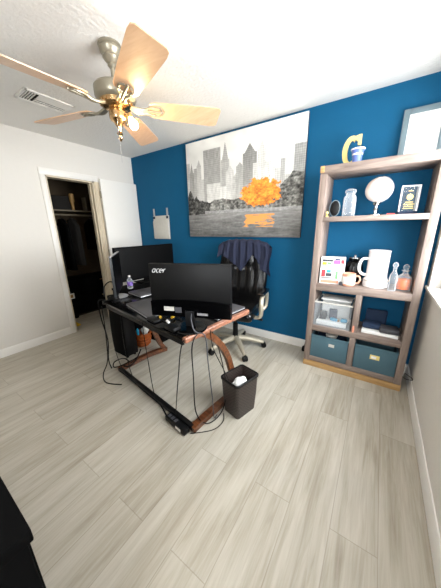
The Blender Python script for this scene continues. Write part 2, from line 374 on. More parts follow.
# socket arm with the lit bulb, hugging the hub below the blades
dx, dy = math.cos(R(32)), math.sin(R(32))
ar = MB(); ar.tube([(dx*.04, dy*.04, fz(2.085)), (dx*.058, dy*.058, fz(2.09)), (dx*.07, dy*.07, fz(2.082))], .007, 8, 5)
q_ = Matrix.Rotation(R(32), 4, 'Z') @ Matrix.Rotation(R(-25), 4, 'Y')
ar.lathe([(.008, .004), (.018, 0), (.018, -.02), (.013, -.024), (0, -.024)], (dx*.07, dy*.07, fz(2.085)), 16, q_)
arm = ar.build('lamp_arm', 'brass', fan)
MB().lathe([(.010, 0), (.013, -.010), (.024, -.03), (.027, -.044), (.022, -.06), (.009, -.069), (0, -.071)], (dx*.079, dy*.079, fz(2.064)), 18, q_).build('light_bulb', 'bulb', arm)
MB().cyl((.03, -.03, fz(2.05)), (.03, -.03, fz(1.80)), .0008, seg=6).build('pull_chain', 'silver', fan)

# ceiling vent
v = thing('air_vent', 'white rectangular louvred air vent set in the ceiling beside the fan', 'air vent', (.86, -1.462, H))
mb = MB(); x0, x1, y0, y1 = -.108, .108, -.188, .188
mb.box(x0, x0+.025, y0, y1, -.012, 0, .004); mb.box(x1-.025, x1, y0, y1, -.012, 0, .004); mb.box(x0, x1, y0, y0+.025, -.012, 0, .004); mb.box(x0, x1, y1-.025, y1, -.012, 0, .004)
mb.build('vent_frame', 'ventwhite', v)
MB().box(x0+.02, x1-.02, y0+.02, y1-.02, -.004, -.001).build('backing', 'ventdark', v)  # dark sheet stands in for the shade inside the duct
for k in range(5):
    x = -.064+k*.032
    MB().box(x-.0155, x+.0155, y0+.11, y1-.025, -.0125, -.0105, 0, rot_mtx('Y', R(9 if k < 3 else -9), (x, 0, -.0115))).build('slat', 'ventwhite', v)
for k in range(4): MB().box(-.075, .075, y0+.032+k*.018, y0+.037+k*.018, -.011, -.004).build('damper_fin', 'ventwhite', v)

# ------------------------------------------------------------------ canvas print of a lake, trees and towers
def make_canvas():
    W, Hh, NX, NZ = 1.52, 1.138, 300, 224
    rnd = random.Random(3)
    ng = [[rnd.random() for _ in range(400)] for _ in range(300)]
    def vn(x, y):
        xi, yi = int(math.floor(x)), int(math.floor(y)); fx, fy = x-xi, y-yi; fx = fx*fx*(3-2*fx); fy = fy*fy*(3-2*fy)
        g = lambda a, b: ng[b % 300][a % 400]
        return (g(xi, yi)*(1-fx)+g(xi+1, yi)*fx)*(1-fy)+(g(xi, yi+1)*(1-fx)+g(xi+1, yi+1)*fx)*fy
    def fb(x, y): return .5*vn(x, y)+.3*vn(2.1*x+7, 2.1*y+3)+.2*vn(4.3*x+1, 4.3*y+9)
    # towers: (u0,u1,top,tone,roof) roof: 0 flat, n pyramid of height n
    T_ = [(.0, .035, .80, .62, 0), (.03, .075, .70, .5, .10), (.075, .115, .74, .58, 0), (.11, .155, .76, .66, .06), (.15, .20, .62, .72, 0),
          (.182, .35, .895, .52, 0), (.352, .43, .77, .60, .16), (.40, .47, .66, .74, .05), (.46, .53, .60, .68, .04), (.545, .658, .79, .45, .08), (.665, .725, .80, .76, .07),
          (.63, .80, .69, .78, 0), (.49, .55, .69, .60, .03), (.80, .835, .62, .72, 0), (.835, .87, .69, .58, 0), (.87, .925, .55, .70, 0), (.925, 1.01, .785, .50, 0), (.21, .345, .56, .80, 0), (.34, .40, .52, .84, 0)]
    def col(u, v):
        sky = .76+.16*fb(u*5, v*6)+.05*v
        g = (sky, sky, sky*.985)
        for u0, u1, top, tone, roof in T_:
            if u0 <= u < u1:
                c = (u0+u1)/2; hw = (u1-u0)/2; t = top
                if roof: t = top+roof*max(0, 1-abs(u-c)/(hw*.75))
                if v < t:
                    win = .07*((int(u*150) % 2)*.6+(int(v*110) % 2)*.6-.6)
                    q = tone*.78+.19+win*1.2+.16*(fb(u*60, v*18)-.5)+.10*(1-v/top); g = (q, q, q*.985)
        # tree belt
        n = fb(u*22, v*22); n2 = fb(u*60, v*60)
        belt = .36+.10*fb(u*9, 3.3)-.02
        if u < .26: belt = max(belt, .44-.42*u+.16*abs(math.sin(u*46))*fb(u*30, 1)*(1-u/.26))
        if u > .80: belt = max(belt, .36+.19*min(1, (u-.80)/.12)**.8+.03*fb(u*30, 8))
        if v < belt:
            base = .46 if .24 < u < .80 else (.22 if u < .24 else .40)
            q = base+.75*(n2-.5)+.35*(n-.5); q = max(.08, q); g = (q, q, q*.97)
        bank = .245+.012*fb(u*12, 5)
        if v < bank+.03 and .18 < u:
            q = .62+.3*(n2-.5); g = (q, q, q)
        if v < bank:
            q = .56+.26*(fb(u*10, v*75)-.5)+.12*(n2-.5)-.20*(bank-v)/bank
            if u < .25: q -= .10*(1-u/.25)*(v/.25)
            g = (q, q, q*.99)
        # the golden tree and its reflection
        du, dv = (u-.695)/.165, (v-.425)/.135
        e = du*du+dv*dv
        if e < .30+1.15*fb(u*34+40, v*34)*(.75+.5*fb(u*80, v*80)):
            k = .80+.9*(n2-.45)
            g = (min(1, .95*k+.14), min(1, .56*k+.08), .22*k+.02)
        dr = abs(u-.68)/.14
        if .085 < v < .225 and dr < .55+.5*fb(u*10, v*70) and fb(u*9+4, v*60) > .34+.25*max(0, (.15-v)/.06):
            g = (.90, .62, .34)
        return g
    me = bpy.data.meshes.new('canvas_face'); vs, fs, cs = [], [], []
    for j in range(NZ+1):
        for i in range(NX+1):
            vs.append((i/NX*W, -.0375, j/NZ*Hh)); c = lin(tuple(max(0, min(1, q)) for q in col(min(i/NX, .999), min(j/NZ, .999)))); cs += [*c, 1]
    for j in range(NZ):
        for i in range(NX): a = j*(NX+1)+i; fs.append((a, a+1, a+NX+2, a+NX+1))
    me.from_pydata(vs, [], fs); at = me.color_attributes.new('print', 'FLOAT_COLOR', 'POINT'); at.data.foreach_set('color', cs)
    m, N, L, b = new_mat('printed canvas'); an = N.new('ShaderNodeAttribute'); an.attribute_name = 'print'; L.new(an.outputs['Color'], b.inputs['Base Color']); b.inputs['Roughness'].default_value = .7
    me.materials.append(m)
    root = thing('canvas_print', 'large black and white canvas of city towers over a lake with one orange tree', 'picture', (1.162, -.001, 1.267))
    o = bpy.data.objects.new('printed_face', me); C.objects.link(o); o.parent = root
    MB().box(.002, W-.002, -.037, 0, .002, Hh-.002, .002).build('stretcher_frame', 'dkgrey', root)
make_canvas()

# hanging wall pocket
p = thing('wall_pocket', 'small white hanging paper pocket on the blue wall above the big black screen', 'wall organizer', (.40, -.002, 1.225))
mb = MB(); mb.box(0, .34, -.008, 0, 0, .345, .003); mb.build('back_panel', 'lightgrey', p)
MB().box(.006, .334, -.026, -.008, .004, .27, .006).build('front_pocket', 'lightgrey', p)
for x in (.012, .296):
    s_ = MB().box(x, x+.032, -.012, -.001, .33, .45, .004).build('strap', 'silver', p)
    MB().box(x-.004, x+.036, -.018, -.010, .30, .335, .003).build('clip', 'navy', s_)

# ------------------------------------------------------------------ bookcase
BX0, BX1, BD, BTOP = 2.899, 3.709, .35, 1.855
bk = thing('bookcase', 'tall weathered grey wood open bookcase against the blue wall by the window', 'bookcase', (BX0, -.016, 0))
W = BX1-BX0; F = -.334
MB().box(0, .052, F, 0, 0, BTOP-.062, .002).build('side_panel', 'ash', bk)
MB().box(W-.052, W, F, 0, 0, BTOP-.062, .002).build('side_panel', 'ash', bk)
MB().box(0, W, F, 0, BTOP-.062, BTOP, .003).build('top', 'ashx', bk)
for z0, z1 in ((1.415, 1.455), (.80, .86), (.395, .45), (.06, .11)): MB().box(.052, W-.052, F, 0, z0, z1, .002).build('shelf', 'ashx', bk)
for z0, z1 in ((.11, .395), (.45, .80)): MB().box(.385, .432, F, 0, z0, z1, .002).build('divider', 'ash', bk)
MB().box(-.002, W+.002, F-.006, F+.02, 0, .055, .002).build('kick_rail', 'pine', bk)
MB().box(-.003, .03, F-.003, F+.03, BTOP-.05, BTOP+.001, .002).build('worn_corner', 'pine', bk)
MB().box(W-.002, W+.008, F+.04, F+.06, .13, .16, .002).build('side_catch', 'ceramic', bk)
Z1, Z2, Z3, Z4, ZT = 1.455, .86, .45, .11, BTOP

# on top
def letterC():
    mb = MB(); out, inn = [], []
    for k in range(37):
        a = R(62+k*(298-62)/36); th = .0165+.0055*abs(math.cos(a))
        out.append((-.004+.066*math.cos(a), .115+.113*math.sin(a))); inn.append((-.004+(.066-2*th*.85)*math.cos(a), .115+(.113-2*th)*math.sin(a)))
    mb.prism(out+inn[::-1], -.012, .012, 'y'); mb.prism([(.038, .158), (.062, .150), (.062, .230), (.050, .230), (.022, .224), (.022, .190), (.038, .184)], -.012, .012, 'y')
    mb.prism([(.022, .005), (.040, .018), (.058, .05), (.058, .075), (.042, .07), (.036, .045), (.022, .038)], -.012, .012, 'y')
    return mb
tag(letterC().build('letter_ornament', 'gold', loc=(3.092, -.17, ZT+.001)), 'gold painted letter C standing on top of the bookcase', 'decorative letter')
cp = thing('cup', 'blue cup with white bands on the bookcase top in front of the gold letter', 'cup', (3.145, -.245, ZT+.001))
MB().lathe([(0, 0), (.03, 0), (.034, .03), (.038, .075), (.050, .105), (.046, .105), (.034, .075), (.03, .01), (0, .008)], seg=24).build('cup_body', 'cupblue', cp)
MB().lathe([(.0505, .10), (.052, .105), (.0505, .11), (.046, .108), (.046, .102)], seg=24).build('rim_band', 'ceramic', cp)
MB().lathe([(.036, .062), (.0395, .066), (.0395, .074), (.036, .076)], seg=24).build('white_band', 'ceramic', cp)
fr = thing('picture_frame', 'grey picture frame with painted window glare leaning on the wall on top of the bookcase', 'picture frame', (3.41, -.055, ZT+.002))
tl = rot_mtx('X', R(-4.5)); fw_, fh = .275, .375
mb = MB(); mb.box(0, .04, -.016, 0, 0, fh, .004, tl); mb.box(fw_-.04, fw_, -.016, 0, 0, fh, .004, tl); mb.box(.04, fw_-.04, -.016, 0, 0, .04, .004, tl); mb.box(.04, fw_-.04, -.016, 0, fh-.04, fh, .004, tl)
mb.build('frame', 'frame', fr)
MB().box(.036, fw_-.036, -.009, -.004, .036, fh-.036, 0, tl).build('glare_sheet', 'paper', fr)  # white sheet stands in for window glare on the glass
MB().box(.036, fw_-.036, -.0125, -.0105, .036, fh-.036, 0, tl).build('pane', 'pane', fr)

# upper shelf
sh = thing('oval_plaque', 'small dark oval plaque with a pale rim beside the glass jar on the upper shelf', 'plaque', (3.02, -.235, Z1+.005))
MB().ball((0, 0, .066), .064, (.62, .22, 1), 24).build('disc', 'black', sh)
mb = MB(); mb.tube([(.041*math.cos(2*PI*k/20), 0, .066+.065*math.sin(2*PI*k/20)) for k in range(21)], .004, 8, 0); mb.build('rim', 'frame', sh)
tr = MB(); tr.lathe([(.0, 0), (.014, 0), (.012, .006), (.004, .012), (.008, .02), (.012, .032), (.009, .042), (.0, .046)], seg=14); tag(tr.build('figurine', 'gold', loc=(2.973, -.30, Z1+.001)), 'tiny gold ornament at the left end of the upper shelf', 'ornament')
jr = thing('glass_jar', 'clear ribbed glass jar with a lid between the oval plaque and the globe', 'jar', (3.128, -.21, Z1+.001))
mb = MB(); pr = [(0, 0), (.048, 0), (.05, .01)]
for k in range(9): pr += [(.052 if k % 2 else .049, .02+k*.014)]
pr += [(.048, .155), (.036, .172), (.036, .19), (.033, .19), (.033, .172), (.045, .152), (.046, .012), (0, .008)]
mb.lathe(pr, seg=24); mb.build('jar_body', 'plastic', jr)
MB().lathe([(0, .19), (.041, .19), (.043, .196), (.041, .212), (.02, .222), (0, .223)], seg=24).build('lid', 'plastic', jr)
gl = thing('globe', 'pale globe on a silver stem stand in the middle of the upper shelf', 'globe', (3.325, -.20, Z1+.001))
MB().lathe([(0, 0), (.052, 0), (.052, .008), (.03, .014), (.013, .022), (.012, .04), (.02, .05), (.012, .06), (.012, .075), (.026, .085), (.03, .10), (.0, .10)], seg=24).build('stand', 'chrome', gl)
MB().ball((0, 0, .197), .094, seg=32).build('sphere', 'globe', gl)
mb = MB(); mb.tube([(.098*math.cos(R(a)), 0, .197+.098*math.sin(R(a))) for a in range(-80, 81, 10)], .003, 6, 0, ); mb.build('meridian', 'silver', gl)
tag(MB().cyl((3.405, -.31, Z1+.006), (3.455, -.295, Z1+.006), .005, seg=10).build('pen', 'red'), 'short red pen lying on the upper shelf before the crystal award', 'pen')
aw = thing('award', 'clear crystal award block with gold lettering at the right of the upper shelf', 'award', (3.53, -.20, Z1+.001), R(12))
MB().box(-.058, .058, -.02, .02, .02, .205, .008).build('crystal', 'glass', aw)
MB().box(-.062, .062, -.03, .03, 0, .022, .004).build('base', 'darkblue', aw)
mb = MB(); mb.box(-.060, -.052, -.022, -.014, .022, .207); mb.box(.048, .060, -.022, .021, .022, .207); mb.box(-.052, .048, -.022, -.014, .199, .207); mb.build('edge_glint', 'ceramic', aw)  # white bars stand in for glints along the crystal edges
mb = MB()
for k, (w_, z) in enumerate(((.03, .165), (.05, .085), (.07, .07), (.06, .055), (.066, .04))): mb.box(-w_/2, w_/2, -.0225, -.0205, z, z+.006)
mb.ball((0, -.021, .125), .022, (1, .12, 1), 14); mb.build('gold_engraving', 'gold', aw)

# middle shelf
cb = thing('card_box', 'white upright box printed with coloured panels at the left of the middle shelf', 'box', (2.965, -.30, Z2+.001), R(6))
MB().box(0, .20, 0, .07, 0, .245, .002).build('carton', 'paper', cb)
def pan(nm, m, x0, x1, z0, z1): MB().box(x0, x1, -.0015, .0005, z0, z1).build(nm, m, cb)
pan('printed_panel', 'dkgrey', .012, .095, .165, .172); pan('printed_panel', 'yellow', .012, .05, .175, .20); pan('printed_panel', 'dkgrey', .012, .10, .205, .225); pan('printed_panel', 'green', .055, .09, .178, .20)
pan('printed_panel', 'magenta', .105, .16, .185, .22); pan('printed_panel', 'redpink', .165, .192, .19, .225); pan('printed_panel', 'darkblue', .115, .155, .222, .236)
pan('printed_panel', 'dkgrey', .012, .10, .052, .06); pan('printed_panel', 'redpink', .012, .045, .065, .13); pan('printed_panel', 'dkgrey', .05, .10, .07, .10); pan('printed_panel', 'cyan', .055, .09, .105, .13); pan('printed_panel', 'pink', .01, .16, .008, .035); pan('printed_panel', 'green', .13, .15, .05, .12)
tag(MB().box(-.02, .02, -.015, .015, 0, .03, .006).build('trinket', 'dkgrey', loc=(3.155, -.295, Z2+.001)), 'little dark trinket at the foot of the printed box', 'trinket')
mu = thing('mug', 'peach and white mug beside the printed box on the middle shelf', 'mug', (3.205, -.275, Z2+.001))
MB().lathe([(0, 0), (.045, 0), (.052, .006), (.053, .11), (.049, .112), (.048, .01), (0, .008)], seg=28).build('mug_body', 'mug', mu)
MB().lathe([(.0535, .02), (.0545, .03), (.0545, .075), (.0535, .085)], seg=28).build('painted_band', 'ceramic', mu)
mb = MB(); mb.tube([(.05, 0, .09), (.078, 0, .088), (.088, 0, .06), (.075, 0, .03), (.05, 0, .025)], .007, 8, 5); mb.build('mug_handle', 'mug', mu)
kt = thing('carafe', 'dark glass carafe standing behind the peach mug on the middle shelf', 'carafe', (3.222, -.11, Z2+.001))
MB().lathe([(0, 0), (.068, 0), (.075, .02), (.076, .14), (.065, .19), (.05, .205), (.052, .225), (.046, .225), (.044, .2), (.066, .14), (0, .01)], seg=28).build('carafe_body', 'blackgloss', kt)
MB().lathe([(0, .226), (.05, .226), (.05, .236), (.012, .244), (.012, .256), (0, .258)], seg=24).build('lid', 'chrome', kt)
st = thing('beer_stein', 'large white lidless stein with a flared foot on the middle shelf', 'stein', (3.405, -.19, Z2+.001))
MB().lathe([(0, 0), (.092, 0), (.096, .008), (.094, .055), (.088, .07), (.082, .078), (.078, .10), (.078, .30), (.081, .31), (.076, .312), (.072, .30), (.072, .09), (0, .08)], seg=36).build('stein_body', 'ceramic', st)
mb = MB(); mb.tube([(-.074, -.01, .24), (-.115, -.02, .235), (-.135, -.025, .19), (-.13, -.025, .13), (-.10, -.015, .10), (-.074, -.01, .10)], .012, 10, 5); mb.build('stein_handle', 'ceramic', st)
mb = MB(); mb.lathe([(.0945, .05), (.0965, .053), (.0965, .058), (.0935, .061)], seg=36); mb.build('grey_line', 'lightgrey', st)
vz = thing('crystal_bottle', 'slim clear crystal bottle between the white stein and the amber decanter', 'bottle', (3.523, -.30, Z2+.001))
MB().lathe([(0, 0), (.028, 0), (.03, .02), (.024, .05), (.03, .09), (.026, .13), (.012, .16), (.012, .18), (.016, .185), (0, .186)], seg=8).build('bottle_body', 'plastic', vz)
MB().lathe([(0, .186), (.008, .186), (.02, .205), (.014, .225), (0, .235)], seg=8).build('stopper', 'plastic', vz)
dc = thing('decanter', 'glass decanter half full of amber liquid at the right end of the middle shelf', 'decanter', (3.598, -.235, Z2+.001))
MB().lathe([(0, 0), (.050, 0), (.056, .012), (.056, .085), (.045, .115), (.020, .135), (.017, .155), (.030, .163), (.026, .165), (.013, .156), (.016, .135), (.040, .112), (.052, .084), (.052, .012), (0, .008)], seg=28).build('decanter_body', 'glass', dc)
MB().lathe([(0, .012), (.0515, .012), (.0515, .083), (.045, .095), (0, .096)], seg=28).build('liquor', 'orangeliq', dc)
MB().lathe([(0, .156), (.012, .156), (.012, .168), (.02, .18), (.022, .194), (.012, .21), (0, .214)], seg=20).build('stopper', 'glass', dc)

# lower cubbies
bn = thing('plastic_bin', 'clear plastic bin of craft supplies in the left middle cubby', 'storage bin', (2.957, -.335, Z3+.001))
mb = MB(); bw, bd, bh = .315, .29, .24
mb.box(0, bw, 0, .003, 0, bh); mb.box(0, bw, bd-.003, bd, 0, bh); mb.box(0, .003, .003, bd-.003, 0, bh); mb.box(bw-.003, bw, .003, bd-.003, 0, bh); mb.box(.003, bw-.003, .003, bd-.003, 0, .003); mb.build('tub', 'plastic', bn)
mb = MB(); mb.box(-.003, bw+.003, -.005, .006, bh-.012, bh); mb.box(-.003, bw+.003, bd-.006, bd+.003, bh-.012, bh); mb.box(-.003, .006, .006, bd-.006, bh-.012, bh); mb.box(bw-.006, bw+.003, .006, bd-.006, bh-.012, bh); mb.build('rim', 'lightgrey', bn)
def inbin(nm, lab, cat, m, x, y, z, sx, sy, sz, rz=0, bev=.006):
    tag(MB().box(-sx/2, sx/2, -sy/2, sy/2, 0, sz, bev).build(nm, m, loc=(2.957+x, -.335+y, Z3+z), rz=rz), lab, cat)
inbin('paper_pad', 'white paper pad standing against the back of the clear bin', 'paper', 'paper', .16, .20, .0055, .25, .03, .21)
inbin('paper_stack', 'low stack of white sheets on the floor of the clear bin', 'paper', 'paper', .15, .09, .0055, .26, .14, .045)
inbin('craft_tin', 'small black tin at the left inside the clear bin', 'tin', 'black', .07, .08, .0515, .06, .06, .07)
inbin('marker_case', 'dark blue case in the middle of the clear bin', 'case', 'darkblue', .15, .13, .0515, .07, .06, .09, R(12))
inbin('glue_bottle', 'turquoise bottle lying at the centre front of the clear bin', 'bottle', 'cyan', .17, .055, .0515, .07, .035, .03, R(-8), .014)
inbin('tape_roll', 'turquoise roll at the right front of the clear bin', 'tape', 'cyan', .255, .06, .0515, .06, .05, .035, R(10), .016)
inbin('yarn_ball', 'small tan bundle between the two turquoise things in the clear bin', 'bundle', 'tan', .212, .045, .0515, .02, .02, .025, 0, .009)
tag(MB().box(-.13, .13, -.09, .09, 0, .014, .003).build('folder', 'paper', loc=(3.125, -.17, Z3+.243)), 'white folder lying across the top of the clear bin', 'folder')
tag(MB().lathe([(0, 0), (.014, 0), (.016, .03), (.014, .06), (.008, .075), (0, .078)], seg=16).build('peach_tube', 'pink', loc=(3.300, -.338, Z3+.001)), 'small peach tube standing in front of the bookcase divider', 'tube')
tag(MB().box(-.135, .135, -.11, .11, 0, .022, .003).build('paper_tray', 'paper', loc=(3.50, -.20, Z3+.001), rz=R(-2)), 'white paper stack lying in the right middle cubby', 'paper')
tag(MB().box(-.075, .075, -.06, .06, 0, .05, .022, seg=4).build('pouch', 'darkblue', loc=(3.435, -.19, Z3+.024)), 'rounded dark blue pouch at the left of the paper stack', 'pouch')
tag(MB().box(-.07, .07, -.06, .06, 0, .045, .01).build('dark_case', 'dkgrey', loc=(3.562, -.235, Z3+.024), rz=R(4)), 'dark ridged case lying at the right of the paper stack', 'case')
tag(MB().box(-.085, .085, -.015, .015, 0, .16, .03, seg=4).build('cloth_bag', 'darkblue', loc=(3.46, -.06, Z3+.001)), 'dark blue bag standing at the back of the right middle cubby', 'bag')
def fabric_bin(x0, x1, zt, lab, holder):
    t = thing('fabric_bin', lab, 'fabric bin', (x0, -.345, Z4+.001), 0, None)
    mb = MB(); w_ = x1-x0; h_ = zt-Z4
    mb.box(0, w_, 0, .006, 0, h_, .003); mb.box(0, w_, .29, .296, 0, h_, .003); mb.box(0, .006, .006, .29, 0, h_, .002); mb.box(w_-.006, w_, .006, .29, 0, h_, .002); mb.box(.006, w_-.006, .006, .29, 0, .006)
    mb.build('bin_body', 'teal', t)
    mb = MB(); mb.box(-.001, w_+.001, -.003, .001, h_-.022, h_+.001, .001); mb.build('hem', 'teal', t)
    if holder:
        hb = MB(); hb.box(w_/2-.036, w_/2+.036, -.004, .001, h_*.52, h_*.52+.042, .002); hh = hb.build('label_holder', 'gold', t)
        MB().box(w_/2-.026, w_/2+.012, -.005, -.0035, h_*.52+.01, h_*.52+.032).build('label_card', 'paper', hh)
    else:
        MB().box(w_/2+.0, w_/2+.05, -.003, .001, h_*.60, h_*.60+.03, .001).build('pale_tag', 'lightgrey', t)
fabric_bin(2.954, 3.28, .345, 'dark teal fabric bin in the bottom left cubby with white cloth on top', False)
fabric_bin(3.336, 3.653, .345, 'dark teal fabric bin in the bottom right cubby with a gold label holder', True)
def crumple(nm, m, loc, sx, sy, sz, lab, cat, seed=1, amp=.25):
    rnd = random.Random(seed); mb = MB(); bm = bmesh.new(); bmesh.ops.create_icosphere(bm, subdivisions=3, radius=1)
    dirs = [Vector((rnd.gauss(0, 1), rnd.gauss(0, 1), rnd.gauss(0, 1))).normalized() for _ in range(14)]
    for v_ in bm.verts:
        n = v_.co.normalized(); k = 1+amp*sum(math.sin(7*n.dot(d_)+i) for i, d_ in enumerate(dirs))/5
        v_.co = Vector((n.x*sx*k, n.y*sy*k, n.z*sz*k))
    mz = min(v_.co.z for v_ in bm.verts)
    for v_ in bm.verts: v_.co.z -= mz
    mb._add(bm); return tag(mb.build(nm, m, loc=loc, ang=60), lab, cat)
tag(MB().box(-.13, .13, -.12, .12, 0, .19, .02, seg=3).build('folded_blanket', 'darkblue', loc=(3.115, -.195, Z4+.009)), 'dark folded cloth filling the bottom left fabric bin', 'blanket')
crumple('white_cloth', 'lightgrey', (3.125, -.25, Z4+.20), .055, .04, .02, 'white crumpled cloth lying on top of the bottom left fabric bin', 'cloth', 2)
mb = MB(); mb.tube([(3.728, -.30, .155), (3.74, -.34, .165), (3.765, -.385, .17), (3.770, -.36, .14), (3.745, -.22, .06), (3.74, -.08, .006)], .003, 7, 6)
tag(mb.build('wall_cable', 'black'), 'thin dark cable dangling between the bookcase and the window wall', 'cable')
cc = thing('dangling_cable', 'short black cable with a plug hanging beside the left foot of the bookcase', 'cable', (2.845, -.03, 0))
mb = MB(); mb.tube([(0, 0, .42), (.002, -.005, .25), (-.004, -.012, .12), (-.006, -.06, .055)], .006, 8, 5); mb.build('cord', 'black', cc)
MB().box(-.030, .014, -.085, -.035, .001, .06, .012).build('plug', 'black', cc)

# ------------------------------------------------------------------ desk
DA = R(-8); DO = (2.52, -1.69, 0)
dm = Matrix.Translation(DO) @ rotz(DA)
def dw(x, y, z=0): return tuple(dm @ Vector((x, y, z)))
dk = thing('desk', 'black topped computer desk with curved cherry wood legs in the middle of the room', 'desk', DO, DA)
DL, DD, DT = -1.185, .655, .75
mb = MB(); mb.box(DL+.03, -.036, .0, DD-.01, DT-.022, DT, .004); mb.build('desktop', 'blackgloss', dk)
MB().box(DL+.05, -.05, .012, .03, DT-.062, DT-.022, .003).build('front_apron', 'metalblack', dk)
MB().box(DL+.05, -.05, DD-.05, DD-.03, DT-.062, DT-.022, .003).build('rear_apron', 'metalblack', dk)
for x, m_ in ((-.018, 'rail'), (DL+.018, 'metalblack')):
    MB().box(x-.018, x+.018, .0, DD, DT-.032, DT+.004, .008, seg=3).build('end_rail', m_, dk)
for x in (-.05, -1.15):
    path = [(x, .15, .722), (x, .225, .685), (x, .34, .575), (x, .43, .43), (x, .485, .27), (x, .535, .13), (x, .59, .035)]
    lg = MB(); lg.tube(path, 0, flat=(.046, .032, (0, 1, .5)), smooth=6); lg.build('leg', 'cherry', dk, ang=50)
    ft = MB(); ft.tube([(x, .045, .022), (x, .2, .034), (x, .4, .04), (x, .56, .026), (x, .615, .02)], 0, flat=(.042, .05, (0, 0, 1)), smooth=5); ft.build('foot', 'cherry', dk, ang=50)
mb = MB(); mb.box(-1.15, -.05, .04, .075, .012, .045, .004); mb.build('floor_bar', 'metalblack', dk)
# side return: a low black cabinet carrying the big screen, left of the desk
sc_ = thing('side_cabinet', 'black side cabinet running back from the left end of the desk', 'cabinet', (.98, -1.20, 0))
MB().box(0, .33, 0, .92, .728, .752, .004).build('cabinet_top', 'matte', sc_)
MB().box(.015, .315, .37, .90, .0, .728, .004).build('body', 'matte', sc_)
MB().box(.314, .324, .385, .63, .06, .70, .003).build('door', 'matte', sc_); MB().box(.314, .324, .64, .885, .06, .70, .003).build('door', 'matte', sc_)
MB().box(.0, .02, .01, .37, .0, .728, .003).build('side_panel', 'matte', sc_)
tw = thing('computer_tower', 'black computer tower standing under the side cabinet top left of the desk', 'computer', (1.005, -1.29, 0), R(-2))
MB().box(0, .245, .0, .15, .02, .60, .008).build('case', 'matte', tw)
MB().box(.245, .25, .01, .14, .03, .59, .003).build('side_plate', 'black', tw)
for x, y in ((.03, .03), (.215, .03), (.03, .12), (.215, .12)): MB().cyl((x, y, 0), (x, y, .022), .014, seg=12).build('rubber_foot', 'black', tw)

# basket with packets
bs = thing('wicker_basket', 'orange brown wicker basket on the floor behind the computer tower', 'basket', (1.125, -.975, 0))
mb = MB(); mb.lathe([(0, 0), (.07, 0), (.08, .03), (.094, .10), (.10, .16), (.093, .16), (.087, .10), (.072, .03), (0, .012)], seg=28); mb.build('bowl', 'copper', bs)
for z, r_ in ((.03, .082), (.065, .089), (.10, .096), (.16, .099)):
    mb = MB(); mb.tube([(r_*math.cos(2*PI*k/28), r_*math.sin(2*PI*k/28), z) for k in range(29)], .010, 8, 0); mb.build('coil', 'copper', bs)
crumple('crumpled_bag', 'lightgrey', (1.155, -.955, .125), .042, .042, .055, 'white crumpled bag sticking out of the wicker basket', 'bag', 4)
crumple('blue_packet', 'cyan', (1.105, -1.025, .13), .018, .016, .045, 'little bright blue packet at the left in the wicker basket', 'packet', 5)

# monitors
def acer():
    t = thing('monitor', 'black computer monitor seen from behind with a silver maker name on its back', 'monitor', (2.435, -1.535, DT+.0015), R(21.5))
    z0, z1, hw = .075, .42, .268
    MB().box(-hw, hw, .005, .022, z0, z1, .004).build('screen', 'screen', t)
    sh_ = MB(); sh_.box(-hw+.002, hw-.002, -.012, .005, z0+.10, z1-.002, .003); sh_.build('back_shell', 'black', t)
    MB().prism([(-hw+.002, z0+.002), (hw-.002, z0+.002), (hw-.002, z0+.10), (.16, z0+.112), (0, z0+.118), (-.16, z0+.112), (-hw+.002, z0+.10)], -.022, .005, 'y').build('lower_shell', 'blackgloss', t)
    MB().tube([(0, -.01, .01), (0, -.02, .06), (0, -.016, .12)], 0, flat=(.06, .018, (1, 0, 0)), smooth=4).build('stand_neck', 'black', t)
    mb = MB(); mb.lathe([(0, 0), (.105, 0), (.107, .005), (.10, .011), (.06, .014), (0, .015)], (0, -.02, 0), 36); mb.build('stand_base', 'blackgloss', t)
    # maker name in rounded strokes
    def stroke(pts, s=.0023): lm.tube([(-(x), -.0135, z) for x, z in pts], s, 6, 4)
    lm = MB(); X = lambda x: -(-.205+x)
    KX = .64; ox, oz, h = -.240, z1-.056, .023
    def P(x, z): return (-(ox+(x+.15*(z-.5)*.1)*KX), oz+z*h)
    def arc(cx, cz, rx, rz, a0, a1, n=12): return [P(cx+rx*math.cos(R(a0+(a1-a0)*k/n)), cz+rz*math.sin(R(a0+(a1-a0)*k/n))) for k in range(n+1)]
    stroke(arc(.018, .5, .014, .5, 0, 360)); stroke([P(.033, 1.0), P(.033, 0)])                    # a
    stroke(arc(.062, .5, .015, .5, 50, 310))                                                       # c
    stroke([P(.080, .52), P(.108, .52)]); stroke(arc(.094, .5, .015, .5, 0, 300))                  # e
    stroke([P(.121, 0), P(.121, 1.0)]); stroke([P(.121, .6), P(.127, .92), P(.137, 1.0)])          # r
    lm.build('maker_name', 'logo', t)
    lb = MB(); lb.box(-.175, -.105, -.0235, -.0222, z0+.04, z0+.068); lb.build('white_sticker', 'lightgrey', t)
    MB().box(-.10, -.055, -.0235, -.0222, z0+.03, z0+.066).build('grey_sticker', 'dkgrey', t)
    MB().box(.05, .12, -.026, -.0222, z0+.02, z0+.034).build('port_strip', 'silver', t)
acer()
def big_screen():
    t = thing('monitor', 'large black screen on the side cabinet in front of the open white door', 'monitor', (1.066, -.752, .7535), R(-96.6))
    hw = .394
    MB().box(-hw, hw, -.02, .02, .05, .437, .005).build('shell', 'matte', t)
    MB().box(-hw+.012, hw-.012, .0185, .0215, .068, .425).build('screen', 'screen', t)
    MB().box(-.04, .04, -.045, -.02, .012, .25, .006).build('stand_neck', 'matte', t)
    MB().box(-.14, .14, -.10, .08, 0, .014, .005).build('stand_base', 'matte', t)
big_screen()
